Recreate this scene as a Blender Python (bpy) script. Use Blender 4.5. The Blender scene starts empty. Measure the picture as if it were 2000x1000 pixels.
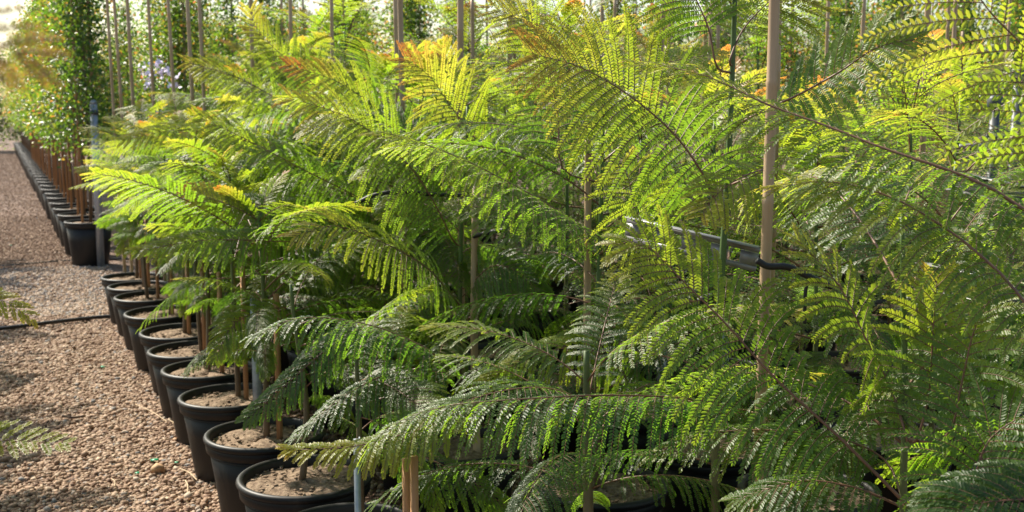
import bpy, math, random
import numpy as np
from math import radians, sin, cos, pi, atan
from mathutils import Vector

# ------------------------------------------------------------------ camera, sky, sun, exposure
S = bpy.context.scene
COL = S.collection
HEAD = radians(24.55)              # the camera looks this far right of the pot rows (+Y)
PITCH = atan(285 / 2200)
CAMZ = 1.6
cd = bpy.data.cameras.new("camera")
cam = bpy.data.objects.new("camera", cd)
COL.objects.link(cam)
cam.location = (0, 0, CAMZ)
cam.rotation_euler = (pi / 2 - PITCH, 0, -HEAD)
cd.sensor_width = 36.0
cd.lens = 36.0 * 2200 / 2000
cd.clip_start = 0.05
cd.clip_end = 2000
cd.dof.use_dof = True
cd.dof.focus_distance = 2.75
cd.dof.aperture_fstop = 6.8
S.camera = cam

SUN_AZ = radians(-24)              # from +Y, negative = to the left
SUN_EL = radians(45)
w = bpy.data.worlds.new("World")
S.world = w
w.use_nodes = True
nt = w.node_tree
bg = nt.nodes["Background"]
sky = nt.nodes.new("ShaderNodeTexSky")
sky.sky_type = 'NISHITA'
sky.sun_disc = False
sky.sun_elevation = SUN_EL
sky.sun_rotation = SUN_AZ
sky.air_density = 1.3
sky.dust_density = 1.6
sky.ozone_density = 1.0
nt.links.new(sky.outputs[0], bg.inputs[0])
bg.inputs[1].default_value = 0.088
sd = bpy.data.lights.new("sun", 'SUN')
sun = bpy.data.objects.new("sun", sd)
COL.objects.link(sun)
sv = Vector((sin(SUN_AZ) * cos(SUN_EL), cos(SUN_AZ) * cos(SUN_EL), sin(SUN_EL)))
sun.rotation_euler = sv.to_track_quat('Z', 'Y').to_euler()
sun.location = (-4, 12, 12)
sd.energy = 4.6
sd.angle = radians(0.55)
sd.color = (1.0, 0.92, 0.78)
vs = S.view_settings
vs.view_transform = 'Standard'
vs.look = 'None'
vs.exposure = 1.18
vs.gamma = 1.0
S.render.engine = 'CYCLES'
S.cycles.max_bounces = 7
S.cycles.diffuse_bounces = 4
S.cycles.glossy_bounces = 3
S.cycles.transmission_bounces = 4
S.cycles.transparent_max_bounces = 4
S.cycles.caustics_reflective = False
S.cycles.caustics_refractive = False

# ------------------------------------------------------------------ view geometry (picture point -> place in the world)
_Fh = np.array([sin(HEAD), cos(HEAD), 0.0])
_R = np.array([cos(HEAD), -sin(HEAD), 0.0])
_Z = np.array([0, 0, 1.0])
_F = _Fh * cos(PITCH) - _Z * sin(PITCH)
_U = _Fh * sin(PITCH) + _Z * cos(PITCH)


def P(px, py, d):
    r = _F + (px - 1000) / 2200 * _R - (py - 500) / 2200 * _U
    return np.array([0, 0, CAMZ]) + r * d / (r @ _Fh)


def onz(px, py, z):
    r = _F + (px - 1000) / 2200 * _R - (py - 500) / 2200 * _U
    return np.array([0, 0, CAMZ]) + r * (z - CAMZ) / r[2]


# ------------------------------------------------------------------ materials
def mat(name):
    m = bpy.data.materials.new(name)
    m.use_nodes = True
    return m, m.node_tree, m.node_tree.nodes["Principled BSDF"]


def N(t, kind, **kw):
    n = t.nodes.new(kind)
    for k, v in kw.items():
        if k.startswith('i_'):
            key = k[2:]
            n.inputs[int(key) if key.isdigit() else key].default_value = v
        else:
            setattr(n, k, v)
    return n


def ramp(t, stops):
    r = t.nodes.new("ShaderNodeValToRGB")
    e = r.color_ramp.elements
    while len(e) < len(stops):
        e.new(0.5)
    for k, (p, c) in enumerate(stops):
        e[k].position = p
        e[k].color = (c[0], c[1], c[2], 1)
    return r


def leaf_material(name, stops, tstops, trans=0.45, rough=0.34, spec=0.6, var=0.16):
    m, t, b = mat(name)
    at = N(t, "ShaderNodeAttribute", attribute_name="age")
    oi = N(t, "ShaderNodeObjectInfo")
    mr = N(t, "ShaderNodeMapRange")
    mr.inputs[3].default_value = -var
    mr.inputs[4].default_value = var
    t.links.new(oi.outputs["Random"], mr.inputs[0])
    ad = N(t, "ShaderNodeMath", operation='ADD', use_clamp=True)
    t.links.new(at.outputs["Fac"], ad.inputs[0])
    t.links.new(mr.outputs[0], ad.inputs[1])
    r1 = ramp(t, stops)
    r2 = ramp(t, tstops)
    t.links.new(ad.outputs[0], r1.inputs[0])
    t.links.new(ad.outputs[0], r2.inputs[0])
    t.links.new(r1.outputs[0], b.inputs["Base Color"])
    b.inputs["Roughness"].default_value = rough
    b.inputs["Specular IOR Level"].default_value = spec
    tr = N(t, "ShaderNodeBsdfTranslucent")
    t.links.new(r2.outputs[0], tr.inputs[0])
    mx = N(t, "ShaderNodeMixShader")
    mx.inputs[0].default_value = trans
    t.links.new(b.outputs[0], mx.inputs[1])
    t.links.new(tr.outputs[0], mx.inputs[2])
    t.links.new(mx.outputs[0], t.nodes["Material Output"].inputs[0])
    return m


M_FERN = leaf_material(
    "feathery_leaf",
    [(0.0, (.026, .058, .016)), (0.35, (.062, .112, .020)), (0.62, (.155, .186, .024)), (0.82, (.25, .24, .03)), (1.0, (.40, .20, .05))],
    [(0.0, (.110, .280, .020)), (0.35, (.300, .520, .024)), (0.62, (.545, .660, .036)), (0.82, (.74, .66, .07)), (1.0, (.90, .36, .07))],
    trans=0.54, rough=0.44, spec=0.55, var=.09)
M_BROAD = leaf_material(
    "broad_leaf",
    [(0.0, (.018, .050, .018)), (0.45, (.045, .100, .022)), (0.7, (.14, .14, .03)), (0.85, (.34, .15, .04)), (1.0, (.42, .10, .04))],
    [(0.0, (.060, .190, .020)), (0.45, (.240, .430, .025)), (0.7, (.55, .52, .05)), (0.85, (.80, .36, .07)), (1.0, (.80, .25, .08))],
    trans=0.44, rough=0.36, spec=0.6, var=0.10)


def stem_material(name, low, high, z0, z1, rough=0.55):
    """bark brown at the foot of the stem, green wood towards its top (object space)"""
    m, t, b = mat(name)
    tc = N(t, "ShaderNodeTexCoord")
    sp = N(t, "ShaderNodeSeparateXYZ")
    t.links.new(tc.outputs["Object"], sp.inputs[0])
    mr = N(t, "ShaderNodeMapRange")
    mr.inputs[1].default_value = z0
    mr.inputs[2].default_value = z1
    t.links.new(sp.outputs[2], mr.inputs[0])
    nz = N(t, "ShaderNodeTexNoise", i_Scale=38.0, i_Detail=5.0)
    mp = N(t, "ShaderNodeMapping")
    mp.inputs["Scale"].default_value = (1, 1, .25)
    t.links.new(tc.outputs["Object"], mp.inputs[0])
    t.links.new(mp.outputs[0], nz.inputs["Vector"])
    mx = N(t, "ShaderNodeMix", data_type='RGBA')
    mx.inputs[6].default_value = (*low, 1)
    mx.inputs[7].default_value = (*high, 1)
    t.links.new(mr.outputs[0], mx.inputs[0])
    m2 = N(t, "ShaderNodeMix", data_type='RGBA', blend_type='MULTIPLY')
    m2.inputs[0].default_value = .55
    r = ramp(t, [(.3, (.45, .42, .4)), (.7, (1.2, 1.2, 1.15))])
    t.links.new(nz.outputs[0], r.inputs[0])
    t.links.new(mx.outputs[2], m2.inputs[6])
    t.links.new(r.outputs[0], m2.inputs[7])
    t.links.new(m2.outputs[2], b.inputs["Base Color"])
    bp = N(t, "ShaderNodeBump", i_Strength=.5, i_Distance=.003)
    t.links.new(nz.outputs[0], bp.inputs["Height"])
    t.links.new(bp.outputs[0], b.inputs["Normal"])
    b.inputs["Roughness"].default_value = rough
    return m


M_TRUNK = stem_material("young_bark", (.13, .085, .05), (.07, .13, .025), .15, .75)
M_BARK = stem_material("brown_bark", (.14, .09, .055), (.12, .09, .05), .2, 2.0)
M_RACHIS = stem_material("leaf_stalk", (.17, .085, .045), (.17, .085, .045), -5, 5, .5)


def noise_material(name, cols, scale, rough, bump=.3, dist=.01, detail=6, metallic=0.0, spec=.5, stretch=(1, 1, 1), coord="Object"):
    m, t, b = mat(name)
    tc = N(t, "ShaderNodeTexCoord")
    mp = N(t, "ShaderNodeMapping")
    mp.inputs["Scale"].default_value = stretch
    t.links.new(tc.outputs[coord], mp.inputs[0])
    nz = N(t, "ShaderNodeTexNoise", i_Scale=scale, i_Detail=float(detail), i_Roughness=.65)
    t.links.new(mp.outputs[0], nz.inputs["Vector"])
    r = ramp(t, cols)
    t.links.new(nz.outputs[0], r.inputs[0])
    t.links.new(r.outputs[0], b.inputs["Base Color"])
    b.inputs["Roughness"].default_value = rough
    b.inputs["Metallic"].default_value = metallic
    b.inputs["Specular IOR Level"].default_value = spec
    bp = N(t, "ShaderNodeBump", i_Strength=bump, i_Distance=dist)
    t.links.new(nz.outputs[0], bp.inputs["Height"])
    t.links.new(bp.outputs[0], b.inputs["Normal"])
    return m


M_POT = noise_material("black_plastic", [(.3, (.007, .007, .0075)), (.58, (.012, .011, .011)), (.8, (.050, .040, .030))], 11, .50, .12, .004, spec=.32, stretch=(1, 1, .35))
M_SOIL = noise_material("potting_soil", [(.28, (.07, .045, .03)), (.48, (.20, .14, .095)), (.7, (.36, .27, .19))], 55, .95, .9, .012, detail=9, spec=.2)
M_BAMBOO = noise_material("weathered_bamboo", [(.25, (.22, .145, .078)), (.5, (.40, .28, .165)), (.8, (.50, .39, .255))], 14, .5, .25, .002, stretch=(1, 1, .06))
M_PINE = noise_material("pine_stake", [(.25, (.26, .12, .05)), (.5, (.40, .21, .10)), (.8, (.50, .30, .16))], 20, .65, .25, .002, stretch=(1, 1, .06))
M_GALV = noise_material("galvanised_steel", [(.3, (.26, .29, .33)), (.55, (.36, .39, .43)), (.8, (.46, .48, .51))], 30, .45, .08, .002, metallic=.55)
M_RAIL = noise_material("grey_rail", [(.3, (.16, .16, .16)), (.7, (.28, .275, .27))], 18, .42, .08, .002, metallic=.3)
M_HOSE = noise_material("black_rubber", [(.3, (.010, .010, .010)), (.7, (.022, .02, .02))], 10, .4, .1, .002)
M_TIE = noise_material("black_tie", [(.3, (.008, .008, .008)), (.7, (.015, .015, .015))], 10, .55, .1, .002)
M_GREENP = noise_material("green_plastic", [(.3, (.0, .22, .10)), (.7, (.01, .34, .16))], 10, .35, .1, .002)
M_CHIP = noise_material("wood_chip", [(.3, (.30, .17, .08)), (.7, (.48, .31, .17))], 60, .8, .4, .002)
M_TWIG = noise_material("dry_twig", [(.3, (.06, .035, .02)), (.7, (.12, .07, .04))], 60, .8, .4, .002)
M_STRAW = noise_material("dry_straw", [(.3, (.38, .27, .15)), (.7, (.58, .44, .28))], 60, .7, .2, .001)
M_DGREY = noise_material("dark_grey_plastic", [(.3, (.035, .045, .05)), (.7, (.07, .08, .085))], 12, .5, .1, .002)
M_LABEL = noise_material("grey_sticker", [(.3, (.33, .33, .33)), (.7, (.45, .45, .45))], 40, .6, .05, .001)

# petals
M_PETAL, _t, _b = mat("lilac_petal")
_b.inputs["Base Color"].default_value = (.80, .74, .88, 1)
_b.inputs["Roughness"].default_value = .6

# ground
M_GROUND, t, b = mat("gravel_ground")
tc = N(t, "ShaderNodeTexCoord")
vo = N(t, "ShaderNodeTexVoronoi", i_Scale=52.0)
t.links.new(tc.outputs["Object"], vo.inputs["Vector"])
sp = N(t, "ShaderNodeSeparateColor")
t.links.new(vo.outputs["Color"], sp.inputs[0])
r = ramp(t, [(0., (.13, .075, .05)), (.35, (.24, .145, .10)), (.65, (.34, .225, .165)), (.88, (.42, .34, .28)), (1., (.30, .29, .29))])
t.links.new(sp.outputs[0], r.inputs[0])
n2 = N(t, "ShaderNodeTexNoise", i_Scale=.9, i_Detail=4.0)
t.links.new(tc.outputs["Object"], n2.inputs["Vector"])
r2 = ramp(t, [(.35, (.46, .44, .42)), (.65, (.66, .63, .61))])
t.links.new(n2.outputs[0], r2.inputs[0])
mm = N(t, "ShaderNodeMix", data_type='RGBA', blend_type='MULTIPLY')
mm.inputs[0].default_value = 1
t.links.new(r.outputs[0], mm.inputs[6])
t.links.new(r2.outputs[0], mm.inputs[7])
t.links.new(mm.outputs[2], b.inputs["Base Color"])
bp = N(t, "ShaderNodeBump", i_Strength=1.0, i_Distance=.012)
bp.invert = True
t.links.new(vo.outputs["Distance"], bp.inputs["Height"])
t.links.new(bp.outputs[0], b.inputs["Normal"])
b.inputs["Roughness"].default_value = .9
b.inputs["Specular IOR Level"].default_value = .25

M_STONE, t, b = mat("gravel_stone")
at = N(t, "ShaderNodeAttribute", attribute_name="age")
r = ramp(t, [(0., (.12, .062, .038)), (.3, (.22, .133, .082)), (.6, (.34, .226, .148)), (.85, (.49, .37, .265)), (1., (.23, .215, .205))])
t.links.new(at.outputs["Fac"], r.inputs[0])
t.links.new(r.outputs[0], b.inputs["Base Color"])
b.inputs["Roughness"].default_value = .8
b.inputs["Specular IOR Level"].default_value = .35


# ------------------------------------------------------------------ mesh helpers
class MB:
    """collects vertices / quads / attribute values for one mesh"""
    def __init__(self):
        self.v, self.f, self.a, self.m, self.n = [], [], [], [], 0

    def add(self, v, f, age=0.0, mi=0):
        v = np.asarray(v, float).reshape(-1, 3)
        f = np.asarray(f, int).reshape(-1, 4)
        self.v.append(v)
        self.f.append(f + self.n)
        self.a.append(np.broadcast_to(np.asarray(age, float), (len(v),)))
        self.m.append(np.full(len(f), mi, int))
        self.n += len(v)

    def mesh(self, name, mats, smooth=False):
        v = np.concatenate(self.v)
        f = np.concatenate(self.f)
        a = np.concatenate(self.a)
        mi = np.concatenate(self.m)
        me = bpy.data.meshes.new(name)
        # quads whose 3rd and 4th index agree are triangles
        tri = f[:, 2] == f[:, 3]
        tot = np.where(tri, 3, 4)
        st = np.concatenate([[0], np.cumsum(tot)[:-1]])
        loops = f.ravel()[np.column_stack([np.ones((len(f), 3), bool), ~tri]).ravel()]
        me.vertices.add(len(v))
        me.vertices.foreach_set("co", v.astype(np.float32).ravel())
        me.loops.add(len(loops))
        me.loops.foreach_set("vertex_index", loops.astype(np.int32))
        me.polygons.add(len(f))
        me.polygons.foreach_set("loop_start", st.astype(np.int32))
        me.polygons.foreach_set("loop_total", tot.astype(np.int32))
        for m in mats:
            me.materials.append(m)
        me.polygons.foreach_set("material_index", mi.astype(np.int32))
        if smooth:
            me.polygons.foreach_set("use_smooth", np.ones(len(f), bool))
        at = me.attributes.new("age", 'FLOAT', 'POINT')
        at.data.foreach_set("value", np.clip(a, 0, 1).astype(np.float32))
        me.update(calc_edges=True)
        return me


def nrm(v):
    v = np.asarray(v, float)
    return v / np.maximum(np.linalg.norm(v, axis=-1, keepdims=True), 1e-9)


def tube(mb, pts, rad, sides=6, mi=0, age=0.0, cap=True):
    pts = np.asarray(pts, float)
    n = len(pts)
    rad = np.broadcast_to(np.asarray(rad, float), (n,))
    T = nrm(np.gradient(pts, axis=0))
    ref = np.array([0, 0, 1.0]) if abs(T[0][2]) < .9 else np.array([1.0, 0, 0])
    u = nrm(np.cross(T[0], ref))
    rings = []
    ang = np.arange(sides) * 2 * pi / sides
    for i in range(n):
        u = nrm(u - T[i] * (u @ T[i]))
        b = np.cross(T[i], u)
        rings.append(pts[i] + rad[i] * (np.cos(ang)[:, None] * u + np.sin(ang)[:, None] * b))
    v = np.concatenate(rings)
    k = np.arange(sides)
    f = []
    for i in range(n - 1):
        f.append(np.column_stack([i * sides + k, i * sides + (k + 1) % sides, (i + 1) * sides + (k + 1) % sides, (i + 1) * sides + k]))
    f = np.concatenate(f)
    if cap:
        base = len(v)
        v = np.concatenate([v, pts[:1], pts[-1:]])
        c0 = np.column_stack([np.full(sides, base), (k + 1) % sides, k, k])
        o = (n - 1) * sides
        c1 = np.column_stack([np.full(sides, base + 1), o + k, o + (k + 1) % sides, o + (k + 1) % sides])
        f = np.concatenate([f, c0, c1])
    mb.add(v, f, age, mi)


def lathe(mb, prof, sides=40, mi=0, cx=0., cy=0.):
    prof = np.asarray(prof, float)
    ang = np.arange(sides) * 2 * pi / sides
    v = np.concatenate([np.column_stack([cx + r * np.cos(ang), cy + r * np.sin(ang), np.full(sides, z)]) for r, z in prof])
    k = np.arange(sides)
    f = np.concatenate([np.column_stack([i * sides + k, i * sides + (k + 1) % sides, (i + 1) * sides + (k + 1) % sides, (i + 1) * sides + k]) for i in range(len(prof) - 1)])
    mb.add(v, f, 0, mi)


def box(mb, c, s, rot=None, mi=0):
    c = np.asarray(c, float)
    s = np.asarray(s, float) / 2
    v = np.array([[x, y, z] for x in (-1, 1) for y in (-1, 1) for z in (-1, 1)], float) * s
    if rot is not None:
        v = v @ np.asarray(rot).T
    f = [[0, 1, 3, 2], [4, 6, 7, 5], [0, 4, 5, 1], [2, 3, 7, 6], [0, 2, 6, 4], [1, 5, 7, 3]]
    mb.add(v + c, f, 0, mi)


def spline(pts, n):
    """Catmull-Rom through pts, n samples evenly spaced by length"""
    p = np.asarray(pts, float)
    p = np.vstack([2 * p[0] - p[1], p, 2 * p[-1] - p[-2]])
    out = []
    for i in range(1, len(p) - 2):
        for u in np.linspace(0, 1, 16, endpoint=False):
            out.append(.5 * ((2 * p[i]) + (-p[i - 1] + p[i + 1]) * u + (2 * p[i - 1] - 5 * p[i] + 4 * p[i + 1] - p[i + 2]) * u * u
                             + (-p[i - 1] + 3 * p[i] - 3 * p[i + 1] + p[i + 2]) * u ** 3))
    out.append(p[-2])
    out = np.array(out)
    s = np.concatenate([[0], np.cumsum(np.linalg.norm(np.diff(out, axis=0), axis=1))])
    q = np.linspace(0, s[-1], n)
    return np.column_stack([np.interp(q, s, out[:, k]) for k in range(3)]), s[-1]


def link(name, me, parent=None, loc=None, rot=None, scale=None):
    o = bpy.data.objects.new(name, me)
    COL.objects.link(o)
    if parent is not None:
        o.parent = parent
    if loc is not None:
        o.location = loc
    if rot is not None:
        o.rotation_euler = rot
    if scale is not None:
        o.scale = (scale,) * 3
    return o


def tag(o, label, cat, group=None, kind=None):
    o["label"] = label
    o["category"] = cat
    if group:
        o["group"] = group
    if kind:
        o["kind"] = kind
    return o


ORD = ("first second third fourth fifth sixth seventh eighth ninth tenth eleventh twelfth thirteenth fourteenth fifteenth sixteenth seventeenth "
       "eighteenth nineteenth twentieth twenty-first twenty-second twenty-third twenty-fourth twenty-fifth twenty-sixth twenty-seventh twenty-eighth "
       "twenty-ninth thirtieth thirty-first thirty-second thirty-third thirty-fourth thirty-fifth thirty-sixth thirty-seventh thirty-eighth thirty-ninth fortieth").split()


# ------------------------------------------------------------------ bipinnate frond
def frond(path, npairs=18, L=.2, nl=27, ll=.0150, wid=.42, droop=1.2, fwd=(20, 58), age=(.2, .7), seed=0, bare=.14,
          r0=.0032, lod=0, side_scale=(1, 1), sag=None, curl=.9, peak=.42, splay=.12, origin=None, mb=None, up=None, endlen=.28, face=0.0):
    rng = np.random.default_rng(seed)
    own = mb is None
    if own:
        mb = MB()
    pts, length = spline(path, 40)
    if lod == 0 and origin is not None:
        npairs = int(npairs * 1.18)
    if face > 0:
        c_ = nrm(np.array([0, 0, CAMZ]) - pts[20])
        up = c_ * face + _Z * (1 - face)
    if origin is not None:
        pts = pts - np.asarray(origin)
    tt = np.linspace(0, 1, 40)
    tube(mb, pts[::(2 if lod == 0 else 5)], (r0 * (1 - .78 * tt))[::(2 if lod == 0 else 5)], 5 if lod == 0 else 3, mi=1, age=.5)
    T = nrm(np.gradient(pts, axis=0))
    upv = _Z if up is None else nrm(np.asarray(up, float))
    K = 8 if lod == 0 else 5
    for i in range(npairs):
        t = bare + (1 - bare) * ((i + .6) / npairs) ** .92
        for side in (-1, 1):
            if rng.random() < .02:
                continue
            ti = min(.995, t + rng.normal(0, .004) + (.25 / npairs if side > 0 else 0))
            p0 = np.array([np.interp(ti, tt, pts[:, k]) for k in range(3)])
            Ti = nrm(np.array([np.interp(ti, tt, T[:, k]) for k in range(3)]))
            Si = nrm(np.cross(Ti, upv))
            Ni = np.cross(Si, Ti)
            q = (ti - bare) / (1 - bare)
            prof = (.55 + .45 * min(1, q / peak)) if q < peak else 1 - (1 - endlen) * ((q - peak) / (1 - peak)) ** 1.5
            Lp = L * prof * side_scale[0 if side < 0 else 1] * rng.uniform(.9, 1.08)
            ph = radians(fwd[0] + (fwd[1] - fwd[0]) * q ** 1.3 + rng.normal(0, 2.6))
            d = Si * side * cos(ph) + Ti * sin(ph) + Ni * (splay + rng.normal(0, .07))
            d = nrm(d)
            step = Lp / (K - 1)
            c = [p0]
            ds = [d]
            dr = droop * (1.1 - .4 * q) * rng.uniform(.86, 1.14)
            for j in range(K - 1):
                d = nrm(d - _Z * dr * step / .2 + Ti * curl * step)
                c.append(c[-1] + d * step)
                ds.append(d)
            c = np.array(c)
            ds = np.array(ds)
            if lod < 2:
                tube(mb, c[::(1 if lod == 0 else 2)], np.linspace(.00115, .0005, K)[::(1 if lod == 0 else 2)], 3, mi=1, age=.5, cap=False)
            # leaflets
            m = max(4, int(round(nl * (.35 + .65 * Lp / L))))
            u = (np.arange(m) + .8) / (m + .3)
            u = np.repeat(u, 2) + np.tile([0, .35 / m], m)
            sd_ = np.tile([-1, 1], m)
            # terminal leaflet
            u = np.append(u, .995)
            sd_ = np.append(sd_, 0)
            u = np.clip(u, 0, 1)
            kp = rng.random(len(u)) > .035
            u, sd_ = u[kp], sd_[kp]
            g = np.linspace(0, 1, K)
            base = np.column_stack([np.interp(u, g, c[:, k]) for k in range(3)])
            dd = nrm(np.column_stack([np.interp(u, g, ds[:, k]) for k in range(3)]))
            nn = Ni + _Z * .3
            nn = nrm(nn - dd * (dd @ nn)[:, None])
            bb = np.cross(nn, dd)
            n_ = len(u)
            psi = np.radians(rng.normal(24, 3.5, n_) + 25 * u)
            fold = rng.normal(.10, .08, n_)
            ld = nrm(bb * (sd_ * np.cos(psi))[:, None] + dd * np.where(sd_ == 0, 1, np.sin(psi))[:, None] + nn * fold[:, None] * np.abs(sd_)[:, None])
            # small twist of the blade
            wv = nrm(np.cross(nn, ld) + nn * rng.normal(0, .10, n_)[:, None])
            nl_ = np.cross(ld, wv)
            size = ll * (1 - .42 * u ** 3) * (.72 + .28 * np.minimum(1, u * 4)) * (.62 + .38 * min(1, Lp / L * 1.2)) * rng.uniform(.78, 1.12, n_)
            size = np.where(sd_ == 0, size * 1.15, size)
            w_ = size * wid * .5
            e = lambda a, b_, h=0: base + ld * (size * a)[:, None] + wv * (w_ * b_)[:, None] + nl_ * (w_ * h)[:, None]
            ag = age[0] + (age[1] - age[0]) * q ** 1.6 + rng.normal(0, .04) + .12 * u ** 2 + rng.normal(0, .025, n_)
            if lod == 0:
                vv = np.stack([e(0, 0), e(.28, .85, .28), e(.7, .9, .30), e(1, 0, -.1), e(.7, -.9, .30), e(.28, -.85, .28)], 1)
                k = np.arange(n_) * 6
                f = np.concatenate([np.column_stack([k, k + 1, k + 2, k + 3]), np.column_stack([k, k + 3, k + 4, k + 5])])
                mb.add(vv.reshape(-1, 3), f, np.repeat(ag, 6), 0)
            else:
                vv = np.stack([e(0, 0), e(.45, 1.05), e(1, 0), e(.45, -1.05)], 1)
                k = np.arange(n_) * 4
                mb.add(vv.reshape(-1, 3), np.column_stack([k, k + 1, k + 2, k + 3]), np.repeat(ag, 4), 0)
    return mb


def arc_path(length, e0, e1, bend=0.0, n=9, seed=0):
    rng = np.random.default_rng(seed)
    p = [np.zeros(3)]
    s = length / (n - 1)
    yaw = 0
    for i in range(n - 1):
        u = i / (n - 2)
        e = radians(e0 + (e1 - e0) * u ** .9)
        yaw += radians(bend) / (n - 1)
        p.append(p[-1] + s * np.array([cos(e) * cos(yaw), cos(e) * sin(yaw), sin(e)]))
    return np.array(p)


FR_MATS = [M_FERN, M_RACHIS]
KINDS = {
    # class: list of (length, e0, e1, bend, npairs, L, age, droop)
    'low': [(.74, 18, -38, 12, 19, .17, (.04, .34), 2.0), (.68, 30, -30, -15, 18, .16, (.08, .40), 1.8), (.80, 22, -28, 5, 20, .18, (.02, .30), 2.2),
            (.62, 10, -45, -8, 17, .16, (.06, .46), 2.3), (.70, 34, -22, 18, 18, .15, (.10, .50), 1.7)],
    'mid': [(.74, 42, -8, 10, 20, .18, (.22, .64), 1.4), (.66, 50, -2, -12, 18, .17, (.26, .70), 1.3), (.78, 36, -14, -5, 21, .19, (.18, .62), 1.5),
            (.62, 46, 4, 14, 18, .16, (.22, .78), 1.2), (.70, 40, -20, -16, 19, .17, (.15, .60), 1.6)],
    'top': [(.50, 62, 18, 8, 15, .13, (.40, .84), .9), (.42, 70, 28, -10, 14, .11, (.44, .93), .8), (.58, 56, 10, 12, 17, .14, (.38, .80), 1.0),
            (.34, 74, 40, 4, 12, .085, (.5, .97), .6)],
}


def variant_set(lod):
    out = {}
    for k, specs in KINDS.items():
        out[k] = []
        for j, (ln, e0, e1, bd, npr, L, age, dr) in enumerate(specs):
            if lod == 0:
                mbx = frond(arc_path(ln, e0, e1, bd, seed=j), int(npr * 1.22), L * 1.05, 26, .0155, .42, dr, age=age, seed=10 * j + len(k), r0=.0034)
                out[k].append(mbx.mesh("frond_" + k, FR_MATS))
            else:
                out[k].append((ln, e0, e1, bd, npr, L, age, dr))
    return out


V0 = variant_set(0)


def sprig_spots(rng, h, zlow, gap=.092, reach=1.0):
    """where fronds leave a trunk of height h: (z, azimuth, class, scale, tilt)"""
    out = []
    z = zlow
    az = rng.uniform(0, 2 * pi)
    while z < h:
        q = (z - zlow) / (h - zlow)
        k = 'low' if q < .42 else ('mid' if q < .82 else 'top')
        for s in (0, 1):
            if rng.random() < .06:
                continue
            sc = (1.0 if k != 'top' else 1.0 - .35 * (q - .82) / .18) * rng.uniform(.78, 1.08) * reach
            if q < .12:
                sc *= .8
            out.append((z, az + s * pi + rng.normal(0, .2), k, sc, rng.normal(0, .14)))
        az += pi / 2 + rng.normal(0, .15)
        z += gap * rng.uniform(.8, 1.2)
    out.append((h, az, 'top', .75 * reach, .25))
    out.append((h, az + 2.4, 'top', .62 * reach, .4))
    return out


def trunk_pts(rng, h, lean=.02):
    n = 9
    a = rng.uniform(0, 2 * pi)
    zz = np.linspace(0, h, n)
    off = lean * np.sin(np.linspace(0, pi * rng.uniform(.7, 1.6), n)) + rng.normal(0, .002, n)
    off[0] = 0
    return np.column_stack([off * cos(a), off * sin(a), zz])


SOIL = .325
GROUP_J = "feathery saplings in black pots"


def sapling(x, y, h, seed, label, heroes=(), skip=None, shrink=None, zlow=.35, reach=1.0, rad=.011, keep=1.0, gap=.092):
    """a young bipinnate-leaved tree: Empty at the soil, trunk and every frond as parts; h = height above the ground of the trunk tip"""
    rng = np.random.default_rng(seed)
    root = link("feathery_sapling", None, loc=(x, y, SOIL))
    tag(root, label, "young tree", GROUP_J)
    tp = trunk_pts(rng, h - SOIL)
    mb = MB()
    zz = np.linspace(0, 1, len(tp))
    tube(mb, spline(tp, 18)[0], np.linspace(rad, rad * .42, 18), 9)
    link("trunk", mb.mesh("trunk", [M_TRUNK], True), root)
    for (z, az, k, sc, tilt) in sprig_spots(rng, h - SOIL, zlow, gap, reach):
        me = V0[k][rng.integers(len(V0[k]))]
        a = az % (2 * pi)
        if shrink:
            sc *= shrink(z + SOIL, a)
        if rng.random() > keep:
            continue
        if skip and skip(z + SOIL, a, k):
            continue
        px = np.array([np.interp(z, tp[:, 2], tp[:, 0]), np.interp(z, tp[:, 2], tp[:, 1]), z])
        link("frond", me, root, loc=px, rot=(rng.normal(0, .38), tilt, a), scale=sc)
    for kw in heroes:
        kw = dict(kw)
        pts = [P(*q) for q in kw.pop('pts')]
        org = np.array([x, y, SOIL])
        if kw.pop('join', True):
            # the stalk starts on the trunk
            d0 = pts[0]
            zt = min(max(d0[2] - .35 * np.hypot(d0[0] - x, d0[1] - y), SOIL + .1), h)
            if 'zt' in kw:
                zt = kw.pop('zt')
            tr = np.array([x + np.interp(zt - SOIL, tp[:, 2], tp[:, 0]), y + np.interp(zt - SOIL, tp[:, 2], tp[:, 1]), zt])
            gap_ = np.linalg.norm(tr - d0)
            if gap_ > .02:
                pts = [tr] + pts
                ln = spline(pts, 20)[1]
                kw['bare'] = max(kw.get('bare', .1), min(.5, gap_ * kw.pop('gapk', .8) / ln))
        kw.pop('gapk', None)
        kw.pop('zt', None)
        kw.setdefault('face', .6)
        me = frond(pts, origin=org, **kw).mesh("frond_long", FR_MATS)
        link("frond", me, root)
    return root


# distant saplings: one crown mesh per variant, shared
def crown_variant(seed, h):
    rng = np.random.default_rng(seed)
    mb = MB()
    tp = trunk_pts(rng, h)
    for (z, az, k, sc, tilt) in sprig_spots(rng, h, .35, .105):
        sp = KINDS[k][rng.integers(len(KINDS[k]))]
        ln, e0, e1, bd, npr, L, age, dr = sp
        p = arc_path(ln * sc, e0 - math.degrees(tilt), e1 - math.degrees(tilt), bd)
        c, s = cos(az), sin(az)
        p = p @ np.array([[c, s, 0], [-s, c, 0], [0, 0, 1]])
        p = p + np.array([np.interp(z, tp[:, 2], tp[:, 0]), np.interp(z, tp[:, 2], tp[:, 1]), z])
        frond(p, int(npr * .85), L * sc, 10, .021, .42, dr, age=age, seed=int(rng.integers(1e6)), lod=1, mb=mb)
    cm = mb.mesh("feathery_crown", FR_MATS)
    mt = MB()
    tube(mt, tp, np.linspace(.011, .005, len(tp)), 6)
    return cm, mt.mesh("trunk", [M_TRUNK], True)


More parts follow.
